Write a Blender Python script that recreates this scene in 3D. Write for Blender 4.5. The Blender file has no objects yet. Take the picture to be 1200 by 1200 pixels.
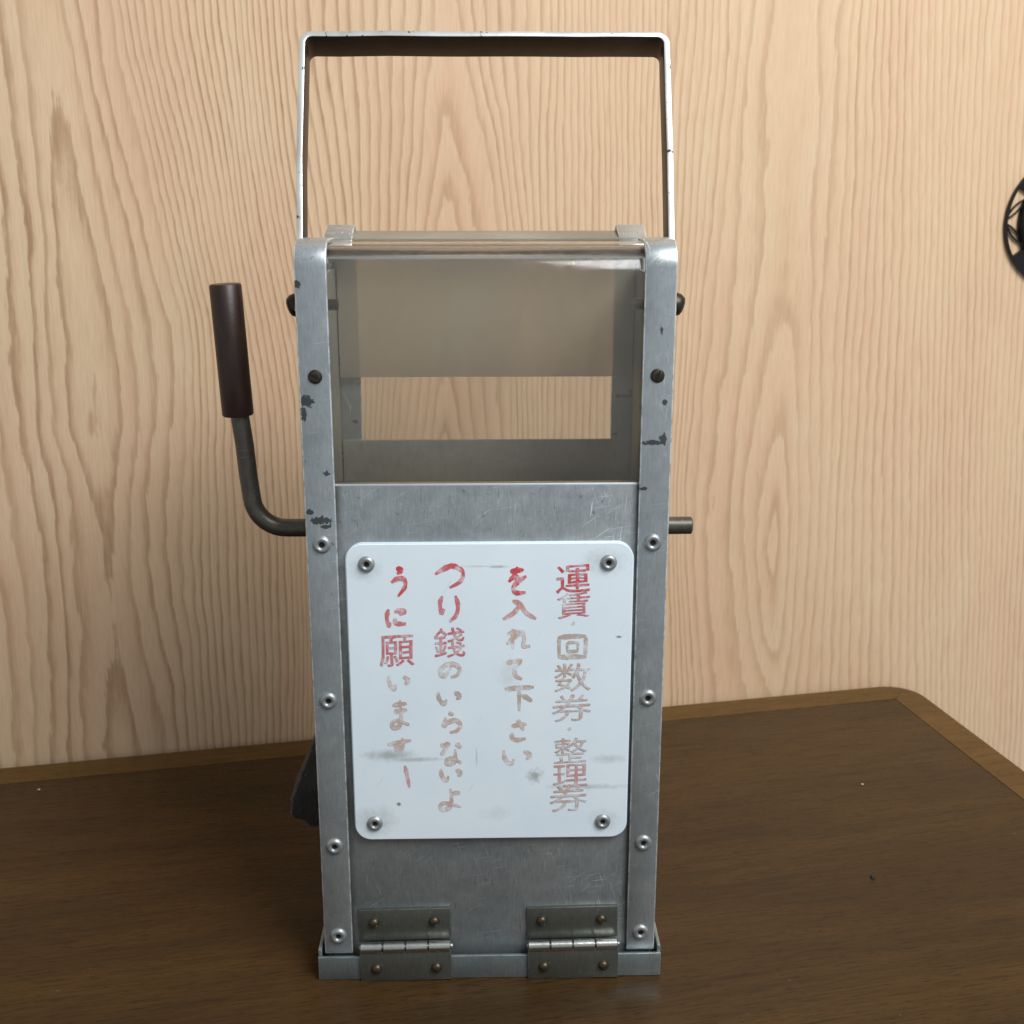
import bpy, bmesh, math, random
import numpy as np
from mathutils import Vector, Matrix, noise
R = math.radians
S = bpy.context.scene
COL = S.collection
random.seed(4)

# ------------------------------------------------------------------ camera
cd = bpy.data.cameras.new('camera')
cd.sensor_width = 36; cd.lens = 36 * 1424.2 / 1200
cd.clip_start = .01; cd.clip_end = 50
cam = bpy.data.objects.new('camera', cd); COL.objects.link(cam)
cam.location = (-.00064, -.45059, .32713)
cam.rotation_mode = 'XYZ'
cam.rotation_euler = (R(90 - 15.157), R(0), R(-1.274))
cd.dof.use_dof = True; cd.dof.focus_distance = .50; cd.dof.aperture_fstop = 22
S.camera = cam

# ------------------------------------------------------------------ light
w = bpy.data.worlds.new('World'); S.world = w; w.use_nodes = True
w.node_tree.nodes['Background'].inputs[0].default_value = (.88, .95, 1.0, 1)
w.node_tree.nodes['Background'].inputs[1].default_value = .34
def area(name, loc, target, sx, sy, power, col):
    l = bpy.data.lights.new(name, 'AREA'); l.shape = 'RECTANGLE'; l.size = sx; l.size_y = sy
    l.energy = power; l.color = col
    o = bpy.data.objects.new(name, l); COL.objects.link(o); o.location = loc
    o.rotation_euler = (Vector(target) - Vector(loc)).to_track_quat('-Z', 'Y').to_euler()
    return o
area('window_light', (.66, -.66, 1.22), (.02, .15, .18), .72, .66, 20.5, (.97, .985, 1.0))
S.view_settings.view_transform = 'Standard'; S.view_settings.look = 'None'
S.view_settings.exposure = .12; S.view_settings.gamma = 1

# ------------------------------------------------------------------ node helper
class NT:
    def __init__(s, name):
        s.m = bpy.data.materials.new(name); s.m.use_nodes = True
        s.t = s.m.node_tree; s.b = s.t.nodes['Principled BSDF']; s.out = s.t.nodes['Material Output']
    def n(s, kind, ins=None, **kw):
        d = s.t.nodes.new('ShaderNode' + kind)
        for k, v in kw.items(): setattr(d, k, v)
        for k, v in (ins or {}).items(): s.put(d.inputs[k], v)
        return d
    def put(s, sock, v):
        if isinstance(v, bpy.types.NodeSocket): s.t.links.new(v, sock)
        elif isinstance(v, bpy.types.Node): s.t.links.new(v.outputs[0], sock)
        elif isinstance(v, (tuple, list)) and sock.type == 'RGBA' and len(v) == 3: sock.default_value = (*v, 1)
        else: sock.default_value = v
    def math(s, op, a, b=0., c=None, clamp=False):
        d = s.n('Math', {0: a, 1: b}, operation=op, use_clamp=clamp)
        if c is not None: s.put(d.inputs[2], c)
        return d.outputs[0]
    def vm(s, op, a, b=None):
        d = s.n('VectorMath', {0: a}, operation=op)
        if b is not None: s.put(d.inputs[1], b)
        return d
    def mix(s, f, a, b, blend='MIX'):
        d = s.t.nodes.new('ShaderNodeMix'); d.data_type = 'RGBA'; d.blend_type = blend
        s.put(d.inputs[0], f); s.put(d.inputs[6], a); s.put(d.inputs[7], b)
        return d.outputs[2]
    def obj(s, scale=(1, 1, 1), loc=(0, 0, 0), rot=(0, 0, 0)):
        tc = s.n('TexCoord')
        return s.n('Mapping', {0: tc.outputs['Object'], 1: loc, 2: rot, 3: scale}).outputs[0]
    def noise(s, vec, scale, detail=3, rough=.5, dist=0):
        return s.n('TexNoise', {'Vector': vec, 'Scale': scale, 'Detail': detail, 'Roughness': rough, 'Distortion': dist}).outputs['Fac']
    def ramp(s, f, pts):
        d = s.n('ValToRGB', {0: f}); e = d.color_ramp.elements
        while len(e) > 1: e.remove(e[-1])
        for i, (p, c) in enumerate(pts):
            q = e[0] if i == 0 else e.new(p)
            q.position = p; q.color = (c, c, c, 1) if isinstance(c, (int, float)) else (*c, 1)
        return d.outputs[0]
    def rng(s, f, a, b, c=0., d=1.):
        return s.n('MapRange', {0: f, 1: a, 2: b, 3: c, 4: d}, clamp=True).outputs[0]
    def bump(s, h, strength, dist=.0005):
        d = s.n('Bump', {'Strength': strength, 'Distance': dist, 'Height': h}); s.put(s.b.inputs['Normal'], d)
    def set(s, **kw):
        nm = dict(color='Base Color', rough='Roughness', metal='Metallic', ior='IOR', trans='Transmission Weight',
                  coat='Coat Weight', coat_rough='Coat Roughness', spec='Specular IOR Level')
        for k, v in kw.items(): s.put(s.b.inputs[nm[k]], v)
        return s.m
def lin(r, g, b): return tuple((v / 255 / 12.92 if v / 255 <= .04045 else ((v / 255 + .055) / 1.055) ** 2.4) for v in (r, g, b))

def blob_mask(t, blobs, wob=1.1):
    """union of small irregular worn spots (x, z, rx, rz) on the front face"""
    v = t.obj(); nz = t.noise(v, 620, 5, .7)
    acc = None
    for (x, z, rx, rz) in blobs:
        p = t.n('Mapping', {0: v, 1: (-x / rx, 0, -z / rz), 3: (1 / rx, 0, 1 / rz)}).outputs[0]
        L = t.vm('LENGTH', p).outputs['Value']
        k = t.math('SUBTRACT', 1.0, t.math('ADD', L, t.math('MULTIPLY', t.math('SUBTRACT', nz, .5), wob * 3)))
        acc = k if acc is None else t.math('MAXIMUM', acc, k)
    return t.rng(acc, -.05, .1)

def metal(name, base, dark, rough=.42, met=.75, speck=.5, scratch=.5, blobs=None, blobcol=(.022, .024, .024), bumpy=.15, dirt=None):
    t = NT(name); v = t.obj()
    big = t.noise(v, 22, 5, .6); mid = t.noise(v, 130, 5, .65, .6)
    c = t.mix(t.rng(t.math('ADD', t.math('MULTIPLY', big, .62), t.math('MULTIPLY', mid, .38)), .34, .66), dark, base)
    gr = t.noise(t.n('Mapping', {0: v, 3: (1, 1, .10)}).outputs[0], 1500, 3, .6)
    c = t.mix(t.math('MULTIPLY', t.rng(gr, .35, .68), .35), c, tuple(x * .72 for x in dark))
    # dark pitting and streaks
    sp = t.noise(t.obj((1, 1, .55), (3, 1, 2)), 430, 3, .6)
    m = t.math('MULTIPLY', t.rng(sp, .67, .72), t.rng(t.noise(t.obj((1, 1, 1), (5, 5, 5)), 20, 2), .30, .75))
    c = t.mix(t.math('MULTIPLY', m, speck), c, tuple(x * .38 for x in dark))
    # dark hairline cracks, mostly upright
    for k, an in enumerate((R(4), R(-12), R(70))):
        dv = t.noise(t.n('Mapping', {0: t.obj((1, 1, 1), (k * 2, 1, k), (0, an, 0)), 3: (1500, 60, 130)}).outputs[0], 1, 3, .6)
        dm = t.math('MULTIPLY', t.rng(dv, .655, .70), t.rng(t.noise(t.obj((1, 1, 1), (k, 8, 3)), 16, 2), .35, .70))
        c = t.mix(t.math('MULTIPLY', dm, speck * .75), c, tuple(x * .3 for x in dark))
    # bright hairline scratches in several directions
    sc = None
    for k, (an, th) in enumerate(((R(8), .706), (R(-70), .71), (R(35), .715), (R(84), .712))):
        s_ = t.noise(t.obj((1, 1, 1), (k * 3.1, 0, 0), (0, an, 0)), 1, 0)
        vv = t.n('Mapping', {0: t.obj((1, 1, 1), (k, k, k), (0, an, 0)), 3: (70, 300, 2600)}).outputs[0]
        q = t.rng(t.noise(vv, 1, 1, .5), th + .01, th + .035)
        sc = q if sc is None else t.math('MAXIMUM', sc, q)
    sc = t.math('MULTIPLY', sc, t.rng(t.noise(t.obj((1, 1, 1), (2, 2, 9)), 30, 3), .42, .62))
    c = t.mix(t.math('MULTIPLY', sc, scratch), c, tuple(min(1, x * 1.7 + .06) for x in base))
    # pale oxide flecks
    fl = t.rng(t.noise(t.obj((1, 1, 1), (9, 2, 4)), 620, 3, .6), .68, .72)
    c = t.mix(t.math('MULTIPLY', fl, scratch * .8), c, (.62, .66, .69))
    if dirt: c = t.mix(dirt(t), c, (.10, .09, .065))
    if name.endswith('panel'):
        z = t.n('SeparateXYZ', {0: t.obj()}).outputs[2]; c = t.mix(t.rng(z, .2150, .2156), c, (.72, .75, .77))
    pt = t.n('Attribute', attribute_name='rubbed_edge').outputs['Fac']
    ed = t.math('MULTIPLY', pt, t.rng(t.noise(t.obj((1, 1, 1), (4, 4, 4)), 160, 4, .7), .36, .56))
    c = t.mix(t.math('MULTIPLY', ed, scratch), c, tuple(min(1, x * 1.5 + .08) for x in base))
    mm = met
    if blobs:
        bm_ = blob_mask(t, blobs); c = t.mix(t.math('MULTIPLY', bm_, .93), c, blobcol)
        mm = t.math('MULTIPLY', t.math('SUBTRACT', 1, bm_), met)
    t.bump(t.math('ADD', t.math('MULTIPLY', t.noise(v, 48, 2), 1.2), t.math('ADD', t.math('MULTIPLY', mid, .12), t.math('MULTIPLY', sp, .4))), bumpy * 1.6)
    rr = t.rng(big, .3, .7, rough + .07, rough - .05)
    return t.set(color=c, rough=rr, metal=mm)

BL_POST = [(-.0691,.2914,.0014,.0014),(-.0672,.2483,.0025,.0022),(-.0687,.2435,.0012,.0025),(-.0610,.2205,.0014,.0009),(-.0680,.2054,.0012,.0012),(-.0636,.2020,.0042,.0016),(-.0622,.1996,.002,.0008),(.0668,.2474,.0010,.0011),(.0631,.2320,.0044,.0009),(.0667,.2333,.0014,.0022),(.0597,.2140,.0015,.0007),(.0649,.2742,.0005,.0018)]
GAL, GALD = lin(196, 203, 205), lin(158, 166, 169)
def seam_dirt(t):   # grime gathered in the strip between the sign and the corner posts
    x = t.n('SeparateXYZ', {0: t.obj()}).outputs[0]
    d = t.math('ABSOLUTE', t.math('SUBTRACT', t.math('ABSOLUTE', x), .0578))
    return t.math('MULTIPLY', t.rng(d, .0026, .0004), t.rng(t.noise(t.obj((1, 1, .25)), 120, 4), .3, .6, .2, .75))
M = {}
M['post'] = metal('worn_galvanised_post', GAL, GALD, .38, .66, .8, .85, BL_POST)
M['panel'] = metal('worn_galvanised_panel', lin(186, 192, 194), lin(142, 149, 152),   .42, .62, 1.0, .6, dirt=seam_dirt)
M['inner'] = metal('dull_inner_sheet', lin(182, 183, 174), lin(146, 148, 140), .55, .5, .3, .2)
M['tray'] = metal('tray_sheet', lin(156, 167, 168), lin(126, 136, 137), .42, .7, .6, .5)
M['steel'] = metal('bright_steel', lin(225, 226, 222), lin(196, 196, 190), .24, 1, .4, .3)
M['eyelet'] = metal('eyelet_aluminium', lin(186, 190, 190), lin(150, 153, 153), .42, .7, .3, .2)
M['hinge'] = metal('hinge_steel', lin(134, 137, 130), lin(104, 107, 100), .34, .75, .5, .4)
M['brass'] = metal('tarnished_rivet', lin(104, 93, 76), lin(72, 64, 52), .4, .8, .5, .2)
M['screw'] = metal('blackened_screw', lin(84, 78, 68), lin(46, 42, 36), .4, .8, .5, .2)
M['rod'] = metal('blackened_rod', lin(124, 124, 118), lin(88, 80, 72), .36, .75, .5, .25)
M['lug'] = metal('rough_dark_lug', lin(92, 90, 84), lin(48, 46, 43), .7, .3, .6, .5, bumpy=.6)
def strap_mat():
    t = NT('chipped_chrome_strap'); v = t.obj()
    ch = t.rng(t.noise(t.obj((1, 1, 1), (2, 7, 1)), 240, 5, .7), .61, .64)
    wear = t.rng(t.noise(v, 60, 4), .35, .65)
    c = t.mix(wear, lin(236, 238, 236), lin(206, 206, 200)); c = t.mix(ch, c, (.035, .03, .025))
    t.bump(t.noise(v, 300, 3), .08)
    return t.set(color=c, rough=t.mix(ch, (.34,) * 3, (.7,) * 3), metal=t.math('SUBTRACT', .7, t.math('MULTIPLY', ch, .6)))
M['strap'] = strap_mat()
M['strapface'] = metal('browned_strap_face', lin(74, 58, 44), lin(52, 40, 30), .45, .55, .6, .1)
def grip_mat():
    t = NT('dark_rubber_grip'); v = t.obj((1, 1, .3))
    c = t.mix(t.rng(t.noise(v, 250, 4), .35, .7), lin(38, 23, 18), lin(54, 36, 29))
    t.bump(t.noise(t.obj(), 900, 3), .1)
    return t.set(color=c, rough=.42)
M['grip'] = grip_mat()
def acrylic(name, tint, haze, hazecol, scr=.5):
    t = NT(name); v = t.obj()
    t.t.nodes.remove(t.b)
    tr = t.n('BsdfTransparent', {0: tint}); gl = t.n('BsdfGlossy', {0: (1, 1, 1), 1: t.rng(t.noise(v, 260, 4), .35, .65, .10, .22)})
    di = t.n('BsdfDiffuse', {0: hazecol}); tl = t.n('BsdfTranslucent', {0: hazecol})
    dd = t.n('MixShader', {0: .5, 1: di.outputs[0], 2: tl.outputs[0]})
    h = t.math('MULTIPLY', t.rng(t.noise(t.obj((1, 1, .6)), 28, 5, .6), .3, .75, .6, 1.5), haze)
    sv = t.n('Mapping', {0: t.obj((1, 1, 1), (0, 0, 0), (0, R(6), 0)), 3: (40, 40, 1500)}).outputs[0]
    h = t.math('ADD', h, t.math('MULTIPLY', t.rng(t.noise(sv, 1, 2), .70, .76), scr * .12))
    a = t.n('MixShader', {0: h, 1: tr.outputs[0], 2: dd.outputs[0]})
    fr = t.n('Fresnel', {0: 1.49})
    b = t.n('MixShader', {0: fr.outputs[0], 1: a.outputs[0], 2: gl.outputs[0]})
    t.t.links.new(b.outputs[0], t.out.inputs[0]); return t.m
M['hood'] = acrylic('clear_smoky_acrylic', (.90, .88, .84), .13, (.50, .485, .44))
def frost():
    t = NT('hazed_rear_acrylic'); v = t.obj()
    t.set(color=t.mix(t.noise(v, 30, 4), (.92, .87, .79), (.84, .80, .74)), rough=.38, trans=1.0, ior=1.18)
    di = t.n('BsdfDiffuse', {0: lin(180, 174, 158)})
    a = t.n('MixShader', {0: t.rng(t.noise(t.obj((1, 1, .7)), 32, 5, .65), .3, .7, .46, .66), 1: t.b.outputs[0], 2: di.outputs[0]})
    t.t.links.new(a.outputs[0], t.out.inputs[0]); return t.m
M['frost'] = frost()
def sign_mat():
    t = NT('white_sign_plastic'); v = t.obj()
    c = t.mix(t.rng(t.noise(v, 35, 4), .35, .7), lin(236, 247, 253), lin(229, 242, 250))
    sm = None
    for (x, z, rx, rz, k, wob) in [(-.040, .1035, .010, .0025, .55, .3), (-.030, .1015, .012, .0010, .45, .3), (.0187, .0935, .0030, .0030, .6, .5), (.040, .0885, .016, .0012, .40, .4), (.048, .1010, .007, .0020, .3, .3), (-.048, .1830, .006, .005, .3, .3), (.045, .1850, .008, .005, .3, .3),
                              (-.047, .0740, .008, .006, .35, .3), (.047, .0730, .006, .005, .25, .3), (.004, .1832, .0040, .0006, .55, .3), (-.004, .1834, .007, .0004, .3, .3), (-.005, .1022, .0004, .004, .4, .1), (-.0370, .0815, .0009, .0009, 1.2, .1), (.0517, .1538, .0012, .0005, 1.1, .1), (.008, .138, .004, .006, .15, .5), (.0030, .077, .006, .003, .12, .5)]:
        p = t.n('Mapping', {0: v, 1: (-x / rx, 0, -z / rz), 3: (1 / rx, 0, 1 / rz)}).outputs[0]
        L = t.math('ADD', t.vm('LENGTH', p).outputs['Value'], t.math('MULTIPLY', t.math('SUBTRACT', t.noise(v, 500, 4), .5), wob * 4))
        q = t.rng(L, 1.3, .2, 0, k)
        sm = q if sm is None else t.math('MAXIMUM', sm, q)
    c = t.mix(sm, c, lin(128, 130, 118))
    sv = t.n('Mapping', {0: t.obj((1, 1, 1), (0, 0, 0), (0, R(60), 0)), 3: (45, 45, 1800)}).outputs[0]
    c = t.mix(t.math('MULTIPLY', t.rng(t.noise(sv, 1, 2), .715, .76), .3), c, lin(140, 140, 140))
    t.b.inputs['Subsurface Weight'].default_value = .0
    return t.set(color=c, rough=.3, coat=.2)
M['sign'] = sign_mat()
def ink(name, col, keep):
    t = NT(name); v = t.obj(); t.b.inputs['Alpha'].default_value = 1
    nz = t.noise(v, 210, 5, .6); n2 = t.noise(t.obj((1, 1, 1), (1, 2, 3)), 1100, 2)
    a = t.rng(t.math('ADD', t.math('MULTIPLY', nz, .75), t.math('MULTIPLY', n2, .25)), .60 - keep * .32, .72 - keep * .22, 0, 1)
    c = t.mix(t.math('MULTIPLY', t.rng(t.noise(v, 150, 2), .4, .65), .5), col, tuple(x * .6 + .25 for x in col))
    c = t.mix(t.math('MULTIPLY', a, .35 + .6 * keep), lin(228, 235, 240), c)
    return t.set(color=c, rough=.4)
INK = [ink('red_ink', lin(208, 48, 58), 1.0), ink('worn_red_ink', lin(205, 74, 80), .85), ink('faded_red_ink', lin(200, 118, 104), .76),
       ink('faded_tan_ink', lin(192, 152, 128), .74), ink('faded_grey_ink', lin(180, 156, 138), .85)]
def flat(name, col, rough=.5, met=0.):
    t = NT(name); c = t.mix(t.noise(t.obj(), 200, 3), tuple(x * .8 for x in col), tuple(x * 1.2 for x in col))
    return t.set(color=c, rough=rough, metal=met)
M['hole'] = flat('dark_hole', (.01, .01, .01), .8)
M['iron'] = flat('black_iron', (.012, .012, .013), .38, .3)
def table_mat(name, a, b, d, rough, rotz=0):
    t = NT(name); v = t.obj((1, 1, 1), (0, 0, 0), (0, 0, rotz))
    m1 = t.n('Mapping', {0: v, 3: (2.2, 16, 8)}).outputs[0]
    g = t.noise(m1, 1.6, 5, .55, .5)
    m2 = t.n('Mapping', {0: v, 3: (45, 900, 200)}).outputs[0]
    f = t.noise(m2, 1, 4, .6)
    m3 = t.n('Mapping', {0: v, 3: (14, 260, 50)}).outputs[0]
    h = t.noise(m3, 1, 4, .6, .4)
    c = t.mix(t.rng(g, .40, .60), a, b)
    c = t.mix(t.math('MULTIPLY', t.rng(h, .52, .72), .45), c, d)
    c = t.mix(t.math('MULTIPLY', t.rng(f, .50, .68), .55), c, tuple(x * .45 for x in d))
    po = t.noise(t.n('Mapping', {0: v, 3: (150, 1500, 300)}).outputs[0], 1, 2, .6)
    c = t.mix(t.math('MULTIPLY', t.rng(po, .58, .66), .6), c, tuple(x * .35 for x in d))
    fl = t.rng(t.noise(t.obj((1, 3, 1), (7, 3, 1)), 260, 2, .5), .775, .80)
    c = t.mix(t.math('MULTIPLY', fl, .5), c, (.3, .26, .2))
    t.bump(f, .10, .0004)
    return t.set(color=c, rough=t.rng(h, .3, .7, rough - .05, rough + .07), spec=.22)
M['table'] = table_mat('dark_stained_wood', lin(74, 52, 26), lin(60, 43, 22), lin(44, 31, 16), .27)
M['band'] = table_mat('olive_edge_wood', lin(106, 78, 38), lin(94, 69, 34), lin(80, 57, 29), .38)
def wall_mat():
    t = NT('printed_wood_grain_panel')
    ph = t.n('Attribute', attribute_name='grain').outputs['Fac']
    v = t.obj()
    st = t.n('Mapping', {0: v, 3: (1, 1, .05)}).outputs[0]          # fibres run upwards
    wob = t.noise(t.n('Mapping', {0: v, 3: (1, 1, .22)}).outputs[0], 160, 3, .6)
    wob2 = t.noise(t.n('Mapping', {0: v, 3: (1, 1, .06)}).outputs[0], 800, 3, .6)
    p = t.math('ADD', ph, t.math('MULTIPLY', t.math('SUBTRACT', wob, .5), .55))
    p = t.math('ADD', p, t.math('MULTIPLY', t.math('SUBTRACT', wob2, .5), .35))
    fr = t.math('FRACT', p)
    line = t.ramp(fr, [(0, .20), (.08, .03), (.40, 0), (.62, .12), (.80, .80), (.89, 1), (.96, .8), (1, .20)])
    idn = t.n('TexWhiteNoise', {'W': t.math('FLOOR', p)}, noise_dimensions='1D').outputs['Value']
    con = t.math('MULTIPLY', t.rng(t.noise(t.n('Mapping', {0: v, 3: (1, 1, .3)}).outputs[0], 14, 4), .3, .7, .45, 1), t.rng(idn, 0, 1, .55, 1))
    x = t.n('SeparateXYZ', {0: v}).outputs[0]
    con = t.math('MULTIPLY', con, t.rng(x, -.34, -.05, 1, .60))
    fine = t.noise(st, 1400, 3, .6); fib = t.noise(st, 420, 3, .6)
    blot = t.noise(t.n('Mapping', {0: v, 3: (1, 1, .28)}).outputs[0], 18, 3, .5)
    blo2 = t.noise(t.n('Mapping', {0: v, 1: (4, 0, 2), 3: (1, 1, .35)}).outputs[0], 30, 3, .5)
    early = t.mix(t.rng(blot, .35, .65), lin(228, 198, 161), lin(225, 188, 154))
    early = t.mix(t.math('MULTIPLY', t.rng(blo2, .56, .76), .6), early, lin(229, 203, 168))
    # pale inner edge of each ring
    early = t.mix(t.math('MULTIPLY', t.ramp(fr, [(0, 1), (.3, .5), (.6, 0), (1, 0)]), .30), early, lin(236, 212, 178))
    late = t.mix(blo2, lin(156, 118, 84), lin(166, 128, 96))
    ln = t.math('MULTIPLY', t.math('MULTIPLY', line, con), t.rng(fib, .25, .6, .55, 1.05))
    c = t.mix(t.math('MINIMUM', ln, 1), early, late)
    c = t.mix(t.math('MULTIPLY', t.rng(fine, .42, .72), .22), c, lin(172, 132, 100))
    c = t.mix(t.math('MULTIPLY', t.rng(fib, .50, .75), .20), c, lin(190, 150, 118))
    return t.set(color=c, rough=.42, spec=.3)
M['wall'] = wall_mat()
# ------------------------------------------------------------------ mesh helpers
def link(name, bm, mat, parent=None, smooth=None, kind=None):
    me = bpy.data.meshes.new(name)
    bmesh.ops.recalc_face_normals(bm, faces=bm.faces[:]) if kind != 'raw' else None
    if smooth is not None:
        for f in bm.faces: f.smooth = True
        for e in bm.edges:
            if len(e.link_faces) == 2 and e.calc_face_angle(0) > R(smooth): e.smooth = False
    edge = [1. if len(f.verts) == 4 and min(e.calc_length() for e in f.edges) < .00045 and f.calc_area() > 2e-8 else 0. for f in bm.faces]
    bm.to_mesh(me); bm.free(); me.materials.append(mat)
    me.attributes.new('rubbed_edge', 'FLOAT', 'FACE').data.foreach_set('value', edge)
    o = bpy.data.objects.new(name, me); COL.objects.link(o)
    if parent: o.parent = parent
    return o
def bev(bm, r, seg=2, ang=30):
    es = [e for e in bm.edges if len(e.link_faces) == 2 and e.calc_face_angle(0) > R(ang)]
    bmesh.ops.bevel(bm, geom=es, offset=r, segments=seg, affect='EDGES', profile=.5, clamp_overlap=True)
def box(x0, x1, y0, y1, z0, z1, r=0, seg=2, bm=None):
    b = bmesh.new()
    bmesh.ops.create_cube(b, size=1)
    for v in b.verts:
        v.co = Vector(((x0 + x1) / 2 + v.co.x * (x1 - x0), (y0 + y1) / 2 + v.co.y * (y1 - y0), (z0 + z1) / 2 + v.co.z * (z1 - z0)))
    if r: bev(b, r, seg)
    return join(bm, b)
def join(bm, b):
    if bm is None: return b
    me = bpy.data.meshes.new('tmp'); b.to_mesh(me); b.free(); bm.from_mesh(me); bpy.data.meshes.remove(me); return bm
def prism(pts, x0, x1, r=0, axis='x', seg=2, bm=None):
    """closed polygon extruded; axis x: pts are (y,z); axis y: pts are (x,z); axis z: pts (x,y)"""
    b = bmesh.new()
    f = {'x': lambda p, a: (a, p[0], p[1]), 'y': lambda p, a: (p[0], a, p[1]), 'z': lambda p, a: (p[0], p[1], a)}[axis]
    A = [b.verts.new(f(p, x0)) for p in pts]; B = [b.verts.new(f(p, x1)) for p in pts]
    n = len(pts); b.faces.new(A); b.faces.new(B[::-1])
    for i in range(n): b.faces.new((A[i], B[i], B[(i + 1) % n], A[(i + 1) % n]))
    bmesh.ops.recalc_face_normals(b, faces=b.faces[:])
    if r: bev(b, r, seg, 35)
    return join(bm, b)
def offset_path(path, t):
    """strip polygon of thickness t on the left-hand side of an open 2D path"""
    n = len(path); out = []
    for i in range(n):
        a = Vector(path[max(i - 1, 0)]); c = Vector(path[min(i + 1, n - 1)]); d = (c - a).normalized()
        out.append((path[i][0] - d.y * t, path[i][1] + d.x * t))
    return list(path) + out[::-1]
def arc(cx, cy, r, a0, a1, n=8): return [(cx + r * math.cos(R(a0 + (a1 - a0) * i / n)), cy + r * math.sin(R(a0 + (a1 - a0) * i / n))) for i in range(n + 1)]
def lathe(prof, n=28, axis='y', c=(0, 0, 0), bm=None):
    """prof: (radius, height) list, closed at both ends if radius 0"""
    b = bmesh.new(); rings = []
    for r, h in prof:
        if r < 1e-7: rings.append([b.verts.new((0, 0, h))])
        else: rings.append([b.verts.new((r * math.cos(2 * math.pi * i / n), r * math.sin(2 * math.pi * i / n), h)) for i in range(n)])
    for A, B in zip(rings, rings[1:]):
        for i in range(n):
            j = (i + 1) % n
            q = [A[i % len(A)], A[j % len(A)], B[j % len(B)], B[i % len(B)]]
            u = []
            for v in q:
                if v not in u: u.append(v)
            if len(u) > 2: b.faces.new(u)
    m = {'y': Matrix.Rotation(R(90), 4, 'X'), 'x': Matrix.Rotation(R(90), 4, 'Y'), '-x': Matrix.Rotation(R(-90), 4, 'Y'), 'z': Matrix.Identity(4)}[axis]
    bmesh.ops.transform(b, matrix=Matrix.Translation(c) @ m, verts=b.verts[:])
    bmesh.ops.recalc_face_normals(b, faces=b.faces[:])
    return join(bm, b)
def tube(path, rad, n=20):
    b = bmesh.new(); P = [Vector(p) for p in path]; rings = []
    up = Vector((0, 1, 0))
    for i, p in enumerate(P):
        d = (P[min(i + 1, len(P) - 1)] - P[max(i - 1, 0)]).normalized()
        s = up; q = d.cross(s).normalized(); r_ = rad[i] if isinstance(rad, list) else rad
        rings.append([b.verts.new(p + (s * math.cos(2 * math.pi * k / n) + q * math.sin(2 * math.pi * k / n)) * r_) for k in range(n)])
    for A, B in zip(rings, rings[1:]):
        for k in range(n): b.faces.new((A[k], A[(k + 1) % n], B[(k + 1) % n], B[k]))
    b.faces.new(rings[0]); b.faces.new(rings[-1][::-1])
    bmesh.ops.recalc_face_normals(b, faces=b.faces[:])
    return b
def tag(o, label=None, cat=None, kind=None, group=None):
    if label: o['label'] = label
    if cat: o['category'] = cat
    if kind: o['kind'] = kind
    if group: o['group'] = group
    return o
def empty(name, loc=(0, 0, 0), parent=None, rotz=0):
    o = bpy.data.objects.new(name, None); COL.objects.link(o); o.location = loc; o.rotation_euler.z = rotz
    o.empty_display_size = .02
    if parent: o.parent = parent
    return o
def inst(src, name, loc, parent, rot=None):
    o = bpy.data.objects.new(name, src); COL.objects.link(o); o.location = loc; o.parent = parent
    if rot: o.rotation_euler = rot
    return o

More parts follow.
